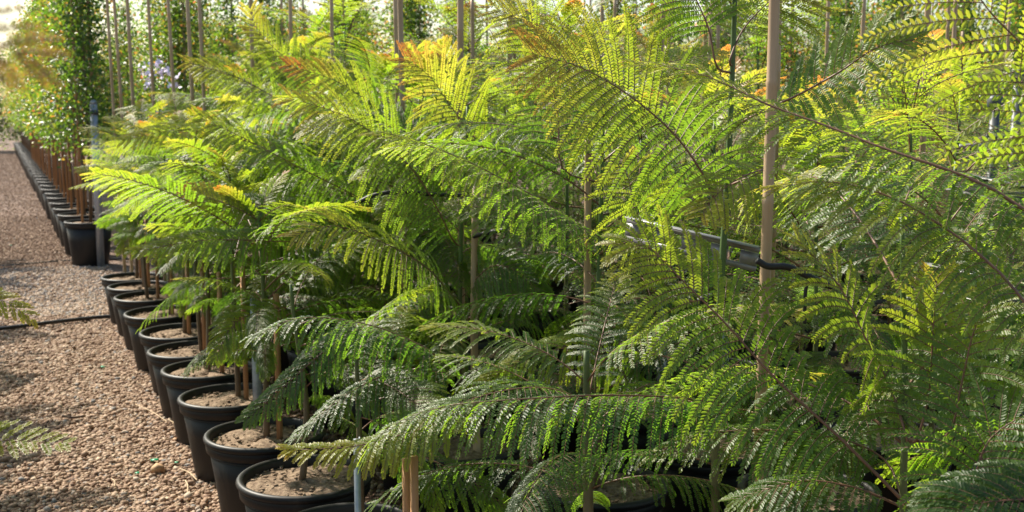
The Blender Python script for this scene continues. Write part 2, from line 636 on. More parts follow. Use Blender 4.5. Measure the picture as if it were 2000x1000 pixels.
CROWNS = [crown_variant(100 + k, h) for k, h in enumerate((1.05, 1.2, 1.35, 1.1, 1.5, 1.25))]


def far_sapling(x, y, seed, label, tall=1.0):
    rng = np.random.default_rng(seed)
    root = link("feathery_sapling", None, loc=(x, y, SOIL), rot=(0, 0, rng.uniform(0, 6.28)))
    tag(root, label, "young tree", GROUP_J)
    cm, tm = CROWNS[rng.integers(len(CROWNS))]
    s = rng.uniform(.92, 1.08) * tall
    link("trunk", tm, root, scale=s)
    link("crown", cm, root, scale=s)
    return root


# ------------------------------------------------------------------ pots
def pot_meshes(R, H, sides=48, square=0):
    wall = .006
    mb = MB()
    lathe(mb, [(0.001, .004), (R * .70, .004), (R * .72, .012), (R * .83, H * .55), (R * .91, H - .05), (R * .91 - wall, H - .05), (R * .80 - wall, H * .5)], sides)
    body = mb.mesh("pot_body", [M_POT], True)
    mb = MB()
    k = []
    # rolled lip: skirt, bead, inner wall
    for r_, z_ in [(R * .915, H - .062), (R * .955, H - .058), (R * .965, H - .030)]:
        k.append((r_, z_))
    for a in np.linspace(-80, 180, 12):
        k.append((R - .013 + .013 * cos(radians(a)), H - .013 + .013 * sin(radians(a))))
    k += [(R - .030, H - .030), (R * .90, H - .075)]
    lathe(mb, k, sides)
    rim = mb.mesh("pot_rim", [M_POT], True)
    return body, rim


def soil_mesh(R, H, seed):
    rng = np.random.default_rng(seed)
    mb = MB()
    rings, sides = 12, 40
    v = []
    ph = rng.uniform(0, 6.28, 6)
    for i in range(rings + 1):
        r_ = (R * .905) * max(i, .02) / rings
        for k in range(sides):
            a = 2 * pi * k / sides
            z = H - .034 + .012 * (1 - (i / rings) ** 2) + .006 * sin(3 * a + ph[0] + r_ * 18) + .004 * sin(5 * a + ph[1] - r_ * 30) + rng.normal(0, .0016)
            v.append((r_ * cos(a), r_ * sin(a), z))
    f = []
    for i in range(rings):
        for k in range(sides):
            f.append((i * sides + k, i * sides + (k + 1) % sides, (i + 1) * sides + (k + 1) % sides, (i + 1) * sides + k))
    mb.add(v, f)
    # crumbs of bark on top
    for _ in range(150):
        a, r_ = rng.uniform(0, 6.28), R * .86 * math.sqrt(rng.random())
        s = rng.uniform(.003, .009)
        q = rng.uniform(0, 6.28)
        rot = np.array([[cos(q), -sin(q), 0], [sin(q), cos(q), 0], [0, 0, 1]])
        box(mb, (r_ * cos(a), r_ * sin(a), H - .034 + .012 * (1 - (r_ / R) ** 2) + s * .3), (s * 1.6, s, s * .7), rot)
    return mb.mesh("soil", [M_SOIL])


POT_N = pot_meshes(.232, .36)
POT_F = pot_meshes(.25, .46, 32)
SOIL_N = [soil_mesh(.232, .36, s) for s in range(4)]
SOIL_F = [soil_mesh(.25, .46, s) for s in range(2)]
_rp = random.Random(5)


def pot(x, y, label, far=False, group="black plastic pots in the near rows"):
    body, rim = POT_F if far else POT_N
    o = link("plant_pot", body, loc=(x + _rp.uniform(-.012, .012), y, 0), rot=(_rp.uniform(-.012, .012), _rp.uniform(-.012, .012), _rp.uniform(0, 6.28)))
    tag(o, label, "pot", group)
    link("rim", rim, o)
    link("soil", _rp.choice(SOIL_F if far else SOIL_N), o)
    return o


# ------------------------------------------------------------------ stakes and posts
def bamboo_mesh(h, r, seed):
    rng = np.random.default_rng(seed)
    mb = MB()
    p, rr, z = [], [], 0.0
    while z < h:
        seg = rng.uniform(.22, .33)
        p += [z, z + .006, z + .012]
        rr += [r * 1.0, r * 1.13, r * 1.0]
        z += seg
    p.append(h)
    rr.append(r * .96)
    p, rr = np.array(p), np.array(rr)
    bend = rng.uniform(-.012, .012)
    tube(mb, np.column_stack([bend * np.sin(p / h * pi), 0 * p, p]), rr * (1 - .12 * p / h), 12)
    return mb.mesh("bamboo_stake", [M_BAMBOO], True)


BAMB = [bamboo_mesh(h, r, k) for k, (h, r) in enumerate([(2.35, .0150), (2.1, .0125), (2.5, .0135), (1.9, .0115), (2.25, .012)])]


def stake(x, y, label, mesh=None, z=SOIL - .02, tilt=(0, 0), group="bamboo stakes in the pots", seed=0):
    o = link("bamboo_stake", mesh or BAMB[seed % len(BAMB)], loc=(x, y, z), rot=(tilt[0], tilt[1], seed * 1.7 % 6))
    tag(o, label, "stake", group)
    return o


def square_stake(name, x, y, z, h, w_, m, label, cat="stake", rot=0., group=None, tilt=0.):
    mb = MB()
    box(mb, (0, 0, h / 2), (w_, w_, h))
    o = link(name, mb.mesh(name, [m]), loc=(x, y, z), rot=(tilt, 0, rot))
    tag(o, label, cat, group)
    return o


# ------------------------------------------------------------------ ground
mb = MB()
g = 300.0
nx = 60
xs = np.sign(np.linspace(-1, 1, nx)) * np.abs(np.linspace(-1, 1, nx)) ** 3 * g
X, Y = np.meshgrid(xs, xs)
Zg = np.zeros_like(X)
v = np.column_stack([X.ravel(), Y.ravel(), Zg.ravel()])
k = np.arange(nx * (nx - 1)).reshape(nx - 1, nx)[:, :-1].ravel()
mb.add(v, np.column_stack([k, k + 1, k + nx + 1, k + nx]))
gr = link("gravel_ground", mb.mesh("gravel_ground", [M_GROUND]))
gr["kind"] = "structure"
gr["label"] = "reddish brown gravel ground between the rows of pots"

# loose stones: an octahedron-like pebble, squashed and turned at random
def stones(name, n, region, smin, smax, seed, label):
    rng = np.random.default_rng(seed)
    phi = (1 + 5 ** .5) / 2
    base = np.array([[-1, phi, 0], [1, phi, 0], [-1, -phi, 0], [1, -phi, 0], [0, -1, phi], [0, 1, phi], [0, -1, -phi], [0, 1, -phi], [phi, 0, -1], [phi, 0, 1], [-phi, 0, -1], [-phi, 0, 1]])
    base = base / np.linalg.norm(base[0])
    tri = np.array([[0, 11, 5], [0, 5, 1], [0, 1, 7], [0, 7, 10], [0, 10, 11], [1, 5, 9], [5, 11, 4], [11, 10, 2], [10, 7, 6], [7, 1, 8],
                    [3, 9, 4], [3, 4, 2], [3, 2, 6], [3, 6, 8], [3, 8, 9], [4, 9, 5], [2, 4, 11], [6, 2, 10], [8, 6, 7], [9, 8, 1]])
    xy = region(rng, n)
    n = len(xy)
    s = rng.uniform(smin, smax, n) * np.where(rng.random(n) < .08, 1.35, 1)
    sc = np.column_stack([s * rng.uniform(.8, 1.3, n), s * rng.uniform(.6, 1.0, n), s * rng.uniform(.4, .75, n)])
    v = base[None] * (1 + rng.normal(0, .16, (n, 12, 1))) * sc[:, None, :]
    ax = rng.uniform(0, 2 * pi, n)
    tl = rng.normal(0, .45, n)
    c, s_ = np.cos(tl), np.sin(tl)
    y2 = v[:, :, 1] * c[:, None] - v[:, :, 2] * s_[:, None]
    z2 = v[:, :, 1] * s_[:, None] + v[:, :, 2] * c[:, None]
    c, s_ = np.cos(ax), np.sin(ax)
    x3 = v[:, :, 0] * c[:, None] - y2 * s_[:, None]
    y3 = v[:, :, 0] * s_[:, None] + y2 * c[:, None]
    v = np.stack([x3 + xy[:, 0, None], y3 + xy[:, 1, None], z2 + (sc[:, 2] * rng.uniform(.1, 1.3, n))[:, None]], -1)
    f = (tri[None] + (np.arange(n) * 12)[:, None, None]).reshape(-1, 3)
    mb = MB()
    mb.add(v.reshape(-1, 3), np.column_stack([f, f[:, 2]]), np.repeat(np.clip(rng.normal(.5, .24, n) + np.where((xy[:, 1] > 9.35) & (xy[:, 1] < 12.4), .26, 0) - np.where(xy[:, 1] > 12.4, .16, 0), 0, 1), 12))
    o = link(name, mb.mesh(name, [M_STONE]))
    o["kind"] = "stuff"
    tag(o, label, "gravel")
    return o


def reg_all(rng, n):
    # dense in the strip of bare path the picture shows, thinner under the pots and in the inner rows
    a = np.column_stack([rng.uniform(-.35, 1.15, int(n * .52)), rng.uniform(4.0, 9.6, int(n * .52))])
    b_ = np.column_stack([rng.uniform(-.3, 1.0, int(n * .22)), 9.6 + 9 * rng.random(int(n * .22)) ** 1.5])
    c_ = np.column_stack([rng.uniform(1.15, 5.0, int(n * .26)), rng.uniform(1.8, 9.5, int(n * .26))])
    d_ = np.column_stack([rng.uniform(-.6, .8, int(n * .14)), rng.uniform(15, 46, int(n * .14))])
    return np.concatenate([a, b_, c_, d_])


stones("gravel", 105000, reg_all, .0080, .0150, 3, "loose brown and tan gravel stones covering the path and rows")

# ------------------------------------------------------------------ the near block of saplings
ROW1 = [3.15, 3.70, 4.27, 4.91, 5.49, 5.98, 6.51, 7.18, 7.85, 8.35, 8.84]
X1 = .90
for i, y in enumerate(ROW1):
    pot(X1, y, "black pot, %s from the camera in the row edging the gravel path" % ORD[i])
pot(X1 + .02, 2.60, "black pot below the picture's lower edge, nearest in the path-side row")

R1H = [.92, 1.02, 1.18, 1.34, 1.40, 1.48, 1.50, 1.46, 1.52, 1.45, 1.40]
hero_r1 = {
    0: [dict(pts=[(850, 705, 3.15), (780, 655, 3.1), (680, 626, 3.05), (580, 622, 3.0), (500, 655, 2.95)], npairs=22, L=.17, droop=3.2, age=(.03, .22), seed=501, face=.1),
        dict(pts=[(880, 735, 3.2), (770, 728, 3.1), (670, 775, 3.0), (580, 850, 2.95)], npairs=20, L=.14, droop=2.6, age=(.03, .25), seed=502, face=.1),
        dict(pts=[(880, 820, 2.9), (780, 850, 2.8), (690, 872, 2.75), (560, 880, 2.7)], npairs=20, L=.12, droop=2.6, age=(.36, .66), seed=503, face=.3)],
    1: [dict(pts=[(700, 640, 3.6), (640, 680, 3.5), (560, 750, 3.45), (480, 820, 3.4)], npairs=18, L=.13, droop=2.6, age=(.04, .22), seed=504)],
    2: [dict(pts=[(560, 600, 4.2), (500, 610, 4.1), (450, 640, 4.0), (420, 700, 3.95)], npairs=14, L=.12, droop=2.2, age=(.35, .6), seed=505),
        dict(pts=[(610, 480, 4.3), (500, 470, 4.1), (390, 470, 4.0), (270, 490, 3.9)], npairs=22, L=.15, droop=2.2, age=(.10, .55), seed=506)],
}


def left_reach(i):
    return 1.0 if i < 3 else .90


for i, y in enumerate(ROW1):
    sapling(X1 + _rp.uniform(-.03, .04), y + _rp.uniform(-.02, .03), R1H[i], 40 + i,
            "low feathery green sapling, %s from the camera in the pots beside the gravel path" % ORD[i],
            heroes=hero_r1.get(i, ()), zlow=.24, shrink=(lambda z, a: (.68 if i > 3 else 1.0) * (.5 if z < .8 else .66 if z < 1.0 else 1.0) if 1.9 < a < 4.6 else 1.0), reach=left_reach(i) if i > 1 else .8, gap=.050, rad=.013,
            skip=(lambda z, a, k: z < .64 and 1.8 < a < 4.4) if i > 1 else (lambda z, a, k: k == 'top' or (z < 1.0 and 2.0 < a < 4.4)))
    if i >= 2:
        square_stake("pine_stake", X1 + .045, y - .03, SOIL - .01, _rp.uniform(.42, .62), .017, M_PINE,
                     "thin brown wooden stake, %s from the camera in the path-side pots" % ORD[i], group="wooden stakes in the path-side pots", rot=_rp.uniform(0, 1.5))

# row 2: its trunks and bamboo stakes stand where the picture shows them
X2 = 1.60


def tr(px, d, z=SOIL):
    p = P(px, 500, d)
    return p[0], p[1]


ax_, ay_ = tr(905, 4.12)
bx_, by_ = tr(1172, 3.66)
cx_, cy_ = tr(1416, 2.72)
dx_, dy_ = tr(1768, 2.18)
ex_, ey_ = 1.72, 1.12

near_skip = lambda z, a, k: (3.3 < a < 5.6) and z > .95       # the side towards the camera: the long fronds below stand there instead

T_A = sapling(ax_, ay_, 1.62, 61, "feathery sapling with a bare dark trunk beside the bamboo stake left of centre", skip=near_skip, rad=.012, zlow=.40, gap=.075, heroes=[
    dict(pts=[(885, 470, 4.05), (850, 400, 4.0), (795, 320, 3.9), (690, 235, 3.8), (570, 192, 3.75)], npairs=24, L=.22, droop=1.3, age=(.22, .92), seed=601, side_scale=(1.15, 1)),
    dict(pts=[(880, 575, 3.9), (830, 520, 3.7), (740, 470, 3.5), (650, 440, 3.4), (575, 462, 3.35)], npairs=24, L=.18, droop=2.0, age=(.14, .70), seed=602),
    dict(pts=[(1000, 345, 4.1), (940, 285, 4.0), (885, 215, 3.95), (840, 150, 3.9), (790, 112, 3.9)], npairs=22, L=.21, droop=1.0, age=(.30, .88), seed=603),
    dict(pts=[(905, 300, 4.2), (890, 200, 4.3), (880, 140, 4.3), (865, 92, 4.3)], npairs=14, L=.15, droop=1.0, age=(.4, .88), seed=604),
    dict(pts=[(800, 265, 4.4), (740, 215, 4.3), (660, 160, 4.2), (565, 128, 4.15)], npairs=22, L=.15, droop=1.3, age=(.20, .95), seed=605),
    dict(pts=[(960, 350, 4.2), (900, 335, 4.15), (830, 350, 4.1), (760, 400, 4.05)], npairs=16, L=.15, droop=1.8, age=(.15, .5), seed=606),
    dict(pts=[(915, 560, 4.1), (960, 520, 4.0), (1010, 530, 3.95), (1060, 580, 3.9)], npairs=16, L=.15, droop=1.8, age=(.05, .35), seed=607),
])
T_B = sapling(bx_, by_, 1.66, 62, "feathery sapling behind the bamboo stake at the middle of the picture", skip=near_skip, rad=.012, zlow=.35, gap=.075, heroes=[
    dict(pts=[(1185, 475, 3.5), (1120, 430, 3.35), (1010, 365, 3.2), (905, 312, 3.1), (800, 272, 3.0), (735, 268, 2.95)], npairs=30, L=.20, droop=2.4, age=(.10, .60), seed=611, face=.3),
    dict(pts=[(1250, 455, 3.4), (1238, 400, 3.3), (1228, 350, 3.3), (1215, 322, 3.3)], npairs=13, L=.20, droop=1.2, age=(.45, .75), seed=612, fwd=(5, 35)),
    dict(pts=[(1225, 755, 3.3), (1190, 700, 3.2), (1120, 678, 3.1), (1030, 700, 3.05), (950, 745, 3.0)], npairs=18, L=.14, droop=2.4, age=(.25, .62), seed=613),
    dict(pts=[(1100, 330, 3.6), (1090, 230, 3.6), (1075, 150, 3.6), (1045, 60, 3.6), (960, 12, 3.6)], npairs=22, L=.20, droop=1.2, age=(.25, .92), seed=614),
])
T_C = sapling(cx_, cy_, 2.02, 63, "tallest feathery sapling, its green trunk running up beside the thick bamboo stake", skip=lambda z, a, k: z > .9 and ((3.0 < a < 5.9) or z < 1.75), rad=.0125, zlow=.4, gap=.11, heroes=[
    dict(pts=[(1402, 405, 2.7), (1370, 335, 2.68), (1310, 255, 2.66), (1220, 180, 2.65), (1130, 130, 2.64), (1040, 105, 2.64)], npairs=23, L=.26, nl=34, droop=1.1, age=(.34, .93), seed=621, ll=.0165, fwd=(10, 50)),
    dict(pts=[(1425, 800, 2.45), (1340, 778, 2.4), (1180, 772, 2.35), (1010, 780, 2.3), (860, 795, 2.3), (760, 835, 2.28), (715, 885, 2.28)], npairs=32, L=.19, droop=3.4, age=(.05, .50), seed=622, ll=.015, face=.05),
    dict(pts=[(1500, 212, 2.6), (1560, 185, 2.55), (1640, 140, 2.5), (1715, 92, 2.45), (1800, 75, 2.42)], npairs=14, L=.15, droop=1.6, age=(.30, .6), seed=623, bare=.3, r0=.0045),
    dict(pts=[(1400, 130, 2.7), (1385, 60, 2.7), (1360, 0, 2.7), (1320, -80, 2.7)], npairs=14, L=.17, droop=1.2, age=(.4, .8), seed=624, bare=.4),
    dict(pts=[(1425, 120, 2.7), (1450, 60, 2.75), (1500, 5, 2.8), (1580, -60, 2.8)], npairs=14, L=.17, droop=1.2, age=(.4, .8), seed=625, bare=.3),
    dict(pts=[(1500, 330, 2.6), (1450, 345, 2.5), (1400, 380, 2.45), (1370, 420, 2.4)], npairs=10, L=.13, droop=1.5, age=(.45, .75), seed=626),
])
T_D = sapling(dx_, dy_, 1.40, 64, "feathery sapling with forked green stem, lower right behind the front fronds", skip=lambda z, a, k: (2.0 < a < 6.1), rad=.0105, zlow=.3, gap=.1, heroes=[
    dict(pts=[(1770, 985, 2.15), (1640, 855, 2.2), (1510, 735, 2.25), (1425, 640, 2.28), (1340, 555, 2.3), (1262, 478, 2.32), (1215, 480, 2.33)], npairs=25, L=.215, nl=30, droop=1.9, age=(.24, .70), seed=631, bare=.22, ll=.016, r0=.0042),
    dict(pts=[(1900, 1010, 2.0), (1905, 930, 2.0), (1940, 850, 2.0), (2040, 790, 1.98)], npairs=15, L=.17, droop=1.4, age=(.2, .45), seed=632),
    dict(pts=[(1775, 870, 2.15), (1740, 760, 2.2), (1690, 660, 2.2), (1640, 560, 2.22), (1560, 470, 2.25)], npairs=16, L=.16, droop=1.6, age=(.3, .6), seed=633, face=.2),
    dict(pts=[(1790, 860, 2.15), (1815, 760, 2.15), (1822, 650, 2.15), (1830, 540, 2.15)], npairs=12, L=.14, droop=1.5, age=(.3, .6), seed=634, face=.2),
    dict(pts=[(1730, 900, 2.3), (1650, 860, 2.32), (1500, 840, 2.34), (1370, 850, 2.36), (1270, 890, 2.38)], npairs=18, L=.15, droop=2.4, age=(.12, .45), seed=635, face=.2),
    dict(pts=[(1740, 980, 2.2), (1660, 950, 2.2), (1560, 940, 2.2), (1440, 975, 2.2)], npairs=16, L=.15, droop=2.2, age=(.12, .4), seed=636, face=.2),
    dict(pts=[(1850, 850, 2.1), (1880, 740, 2.1), (1905, 640, 2.1), (1960, 540, 2.1)], npairs=14, L=.15, droop=1.5, age=(.3, .6), seed=637, face=.2),
])
T_E = sapling(ex_, ey_, 1.75, 65, "nearest feathery sapling, reaching in from beyond the right edge", skip=lambda z, a, k: True, rad=.011, zlow=.4, heroes=[
    dict(pts=[(2040, 430, 1.95), (1930, 365, 1.98), (1830, 325, 2.0), (1720, 288, 2.05), (1620, 248, 2.1), (1500, 205, 2.15), (1370, 145, 2.2), (1240, 125, 2.22)], npairs=27, L=.17, droop=2.0, age=(.3, .66), seed=641, ll=.0145, face=.2, r0=.0048),
    dict(pts=[(2060, 640, 1.85), (1960, 540, 1.9), (1860, 455, 1.95), (1740, 385, 2.0), (1620, 355, 2.05), (1520, 365, 2.08)], npairs=22, L=.17, droop=2.2, age=(.3, .66), seed=642, face=.15, r0=.0045),
    dict(pts=[(2075, 165, 2.0), (1995, 85, 2.0), (1935, 25, 2.0), (1885, -45, 2.0)], npairs=7, L=.275, nl=22, ll=.0195, wid=.38, droop=.5, fwd=(36, 50), age=(.50, .60), seed=643, r0=.004, splay=.02, side_scale=(1.1, .6), face=.92, curl=.3, bare=.02),
    dict(pts=[(2130, 350, 1.95), (2070, 260, 1.95), (2025, 190, 1.95), (1990, 150, 1.95)], npairs=6, L=.21, nl=16, ll=.0195, wid=.38, droop=.5, fwd=(36, 50), age=(.46, .58), seed=644, r0=.0035, face=.92, splay=.02, curl=.3),
    dict(pts=[(2100, 980, 1.75), (2010, 975, 1.75), (1900, 985, 1.75), (1830, 1015, 1.75)], npairs=18, L=.14, droop=1.8, age=(.05, .22), seed=646),
    dict(pts=[(2080, 720, 2.3), (2000, 665, 2.35), (1930, 660, 2.4), (1850, 700, 2.45)], npairs=18, L=.16, droop=2.0, age=(.12, .4), seed=647),
])
hero_r2 = {
    1: [dict(pts=[(790, 430, 4.6), (700, 385, 4.5), (600, 335, 4.4), (500, 282, 4.35), (390, 228, 4.3)], npairs=26, L=.20, droop=2.0, age=(.24, .66), seed=651),
        dict(pts=[(760, 505, 4.55), (660, 440, 4.4), (540, 405, 4.3), (420, 395, 4.25), (320, 410, 4.2)], npairs=26, L=.18, droop=2.2, age=(.12, .55), seed=652)],
    2: [dict(pts=[(730, 285, 5.1), (650, 200, 5.05), (575, 130, 5.0), (505, 62, 5.0), (490, 20, 5.0)], npairs=24, L=.20, droop=1.5, age=(.25, .78), seed=653)],
    3: [dict(pts=[(650, 265, 5.6), (560, 205, 5.5), (460, 150, 5.4), (365, 122, 5.3)], npairs=24, L=.20, droop=1.6, age=(.28, .75), seed=654),
        dict(pts=[(640, 380, 5.5), (540, 300, 5.4), (430, 262, 5.3), (330, 255, 5.2), (240, 275, 5.1)], npairs=26, L=.18, droop=2.0, age=(.22, .68), seed=655)],
}
row2_y = [2.72] + [4.42, 4.95, 5.5, 6.05, 6.6, 7.15, 7.7, 8.25, 8.8]
pot(ex_, ey_, "black pot of the sapling beyond the right edge")
pot(dx_, dy_, "black pot under the forked green stem, lower right")
pot(cx_ + .03, cy_, "black pot under the thick bamboo stake and tallest sapling")
pot(bx_, by_, "black pot under the central bamboo stake")
pot(ax_, ay_, "black pot at the foot of the bare dark trunk left of centre")
for i, y in enumerate(row2_y):
    pot(X2, y, "black pot, %s from the camera among the plainer saplings of the second row" % ORD[i])
    if i == 0:
        continue
    sapling(X2 + _rp.uniform(-.03, .03), y, _rp.uniform(1.5, 1.8) + (.15 if y > 6 else 0), 80 + i, heroes=hero_r2.get(i, ()), label="bushy feathery sapling, %s from the camera behind the path-side row" % ORD[i - 1], zlow=.38, gap=.065)
# bamboo stakes one can tell apart in the picture
mbig = bamboo_mesh(2.3, .0128, 77)
p = P(1487, 500, 2.42)
stake(p[0], p[1], "thickest bamboo stake, grey-tan and knotted, rising past the top edge right of centre", mbig, tilt=(-.008, .012))
p = P(1147, 500, 3.72)
stake(p[0], p[1], "bamboo stake standing at the middle of the picture, hidden above by fronds", bamboo_mesh(1.2, .013, 78))
p = P(930, 500, 4.08)
stake(p[0], p[1], "bamboo stake beside the bare dark trunk left of centre", bamboo_mesh(1.02, .0145, 79))
p = P(787, 500, 4.95)
stake(p[0], p[1], "thin bamboo stake behind the fronds, left of the bare dark trunk", bamboo_mesh(1.95, .0135, 80))

# tall stakes standing over the saplings
TALL = [bamboo_mesh(2.75 + .1 * k, r, 900 + k) for k, r in enumerate((.0120, .0128, .0138))]
tall = [(245, 8.7), (257, 8.9), (284, 8.4), (323, 8.2), (359, 7.9), (400, 7.5), (421, 7.2), (497, 6.8), (580, 7.6), (661, 6.7), (783, 5.5), (903, 4.55), (1001, 6.3),
        (1258, 8.0), (1298, 7.0), (1374, 7.2), (1506, 3.7), (1603, 8.0), (1668, 6.1), (1795, 4.3), (1844, 6.5), (1946, 8.1)]
for i, (px, d) in enumerate(tall):
    p = P(px, 500, d)
    stake(p[0], p[1], "tall bamboo stake rising above the saplings, %s of these from the left edge" % ORD[i], TALL[i % 3], z=0, tilt=(_rp.uniform(-.008, .008), -.02 if i < 7 else _rp.uniform(-.01, .01)), seed=0, group="tall bamboo stakes above the saplings")

# rows 3 and on
GX0, GDX = 2.38, .74
rowname = "third fourth fifth sixth seventh eighth ninth tenth eleventh".split()
cnt = 0
for k in range(8):
    x = GX0 + GDX * k
    y0 = max(1.6, .87 * x - .45)
    ys = list(np.arange(8.85, y0, -.60 - .02 * k))[::-1]
    for i, y in enumerate(ys):
        xx, yy = x + _rp.uniform(-.05, .05), y + _rp.uniform(-.05, .05)
        cnt += 1
        lab = "%s sapling in the %s row back from the path" % (ORD[i], rowname[k])
        dist = math.hypot(xx, yy)
        if dist < 3.9:
            sapling(xx, yy, _rp.uniform(1.3, 1.6), 200 + cnt, "feathery green " + lab, zlow=.45, gap=.1)
        else:
            far_sapling(xx, yy, 200 + cnt, "feathery yellow-green " + lab, tall=(_rp.uniform(1.12, 1.42) if yy > 5.8 and k < 4 else 1.0))
        pot(xx, yy, "black pot under the %s" % lab)
        if _rp.random() < .22:
            stake(xx + .04, yy - .03, "bamboo stake beside the %s" % lab, seed=cnt, tilt=(_rp.uniform(-.02, .02), _rp.uniform(-.02, .02)))


# ------------------------------------------------------------------ broad-leaved trees behind
def leafy_variant(seed, h, base=.68, rad=.52, n=4600, red=.12):
    rng = np.random.default_rng(seed)
    tp = trunk_pts(rng, h * .96, .03)
    mt = MB()
    tube(mt, tp, np.linspace(.017, .005, len(tp)), 7)
    tips = []
    nb = 44
    for j in range(nb):
        z = base + (h - .15 - base) * (j + rng.random()) / nb
        a = j * 2.4 + rng.normal(0, .3)
        q = (z - base) / (h - base)
        ln = rad * (1.0 - .72 * q ** 1.6) * rng.uniform(.65, 1.2)
        e = radians(rng.uniform(20, 55))
        c0 = np.array([np.interp(z, tp[:, 2], tp[:, 0]), np.interp(z, tp[:, 2], tp[:, 1]), z])
        d = np.array([cos(a) * cos(e), sin(a) * cos(e), sin(e)])
        pts = [c0, c0 + d * ln * .5, c0 + d * ln + np.array([0, 0, .12 * ln])]
        tube(mt, pts, [.006, .004, .002], 4, cap=False)
        tips.append((c0, d, ln))
    mb = MB()
    per = n // nb
    for (c0, d, ln) in tips:
        u = rng.uniform(.12, 1.08, per)
        spread = rng.normal(0, .10, (per, 3))
        c = c0 + d * (u * ln)[:, None] + spread + np.array([0, 0, 1.]) * (.1 * ln * u ** 2)[:, None]
        clump_red = rng.random() < red * 1.4
        ld = nrm(rng.normal(0, 1, (per, 3)) + d * .5 + np.array([0, 0, -.55]))
        nn = nrm(rng.normal(0, .55, (per, 3)) + np.array([0, 0, .7]) + d * .3)
        wv = nrm(np.cross(nn, ld))
        nn = np.cross(ld, wv)
        s = rng.uniform(.026, .052, per)
        w_ = s * .36
        e = lambda a_, b_, h_=0: c + ld * (s * a_)[:, None] + wv * (w_ * b_)[:, None] + nn * (w_ * h_)[:, None]
        vv = np.stack([e(0, 0), e(.3, .95, .3), e(.68, .75, .3), e(1, 0, -.25), e(.68, -.75, .3), e(.3, -.95, .3)], 1)
        kk = np.arange(per) * 6
        f = np.concatenate([np.column_stack([kk, kk + 1, kk + 2, kk + 3]), np.column_stack([kk, kk + 3, kk + 4, kk + 5])])
        ag = rng.normal(.30, .14, per) + (.40 * np.clip(u - .45, 0, 1) * 2 if clump_red else .16 * u)
        mb.add(vv.reshape(-1, 3), f, np.repeat(np.clip(ag, 0, 1), 6), 0)
    return mb.mesh("leafy_crown", [M_BROAD]), mt.mesh("trunk", [M_BARK], True)


LEAFY = [leafy_variant(300, 2.7, red=.3), leafy_variant(301, 3.0, red=.5, n=3600), leafy_variant(302, 2.35, rad=.66, n=3400), leafy_variant(303, 2.8, red=.15, rad=.42, n=3000), leafy_variant(304, 2.5, rad=.55, red=.55, n=3000), leafy_variant(305, 2.2, rad=.6, red=.4, n=2600)]
PINE = []
for k in range(3):
    mb = MB()
    box(mb, (0, 0, .9 + .15 * k), (.024, .024, 1.8 + .3 * k))
    PINE.append(mb.mesh("pine_stake", [M_PINE]))
PINE_L = []
for k in range(3):
    PINE_L.append(bamboo_mesh(3.0 + .2 * k, .016, 500 + k))
_rl = random.Random(9)


def leafy(x, y, label, soil=.43, kind=None, sc=None, group="broad-leaved trees beyond the saplings"):
    cm, tm = LEAFY[kind if kind is not None else _rl.randrange(len(LEAFY))]
    root = link("leafy_tree", None, loc=(x, y, soil), rot=(0, 0, _rl.uniform(0, 6.28)), scale=sc or _rl.uniform(.82, 1.1))
    tag(root, label, "tree", group)
    link("trunk", tm, root)
    link("crown", cm, root)
    return root


# the row that carries on up the path beyond the break
for i in range(36):
    y = 12.42 + .90 * i
    pot(.83, y, "tall black pot, %s beyond the break in the path-side row" % ORD[i], far=True, group="tall black pots along the far path")
    leafy(.86, y + _rl.uniform(-.05, .05), "dense leafy tree, %s beyond the break in the path-side row" % ORD[i], group="leafy trees along the far path", sc=_rl.uniform(.98, 1.12), kind=(0, 1, 4, 0)[i % 4])
    for s in range(2 if i < 14 else 1):
        if i < 20:
            o = link("pine_stake", PINE[_rl.randrange(3)], loc=(.86 + (-.07, .08)[s] + _rl.uniform(-.01, .01), y + _rl.uniform(-.06, .06), .42))
            tag(o, "brown wooden stake on the %s side of the %s leafy tree up the path" % (("path", "inner")[s], ORD[i]), "stake", "brown stakes along the far path")

# block beyond the cross path
rr = 0
for k, y in enumerate((12.7, 13.8, 15.1, 16.6, 19.0, 22.0, 26.0)):
    for i in range((17, 17, 17, 12, 6, 6, 5)[k]):
        x = 1.95 + .86 * i + _rl.uniform(-.1, .1) + .2 * (k % 2)
        yy = y + _rl.uniform(-.12, .12)
        lab = "%s from the path in the %s row across the cross path" % (ORD[i], ORD[k])
        leafy(x, yy, "slim leafy tree, " + lab)
        if k == 0:
            pot(x, yy, "tall black pot, " + lab, far=True, group="tall black pots beyond the cross path")
        if k < 3:
            o = link("tall_stake", PINE_L[_rl.randrange(3)], loc=(x + .06, yy - .06, .40), rot=(_rl.uniform(-.015, .015), _rl.uniform(-.015, .015), 0))
            tag(o, "tall tan stake, " + lab, "stake", "tall stakes beyond the cross path")
# block to the right, beyond the last rows of saplings
for k, x in enumerate((9.0, 10.1, 11.4)):
    for i in range(9):
        y = 4.2 + .9 * i + _rl.uniform(-.1, .1) + k * .3
        lab = "%s from the camera in the %s line far to the right" % (ORD[i], ORD[k])
        leafy(x + _rl.uniform(-.1, .1), y, "russet-tipped leafy tree, " + lab, kind=(1, 4, 1, 0, 4)[_rl.randrange(5)])
        o = link("tall_stake", PINE_L[_rl.randrange(3)], loc=(x - .06, y - .06, .40))
        tag(o, "tall tan stake, " + lab, "stake", "tall stakes far to the right")

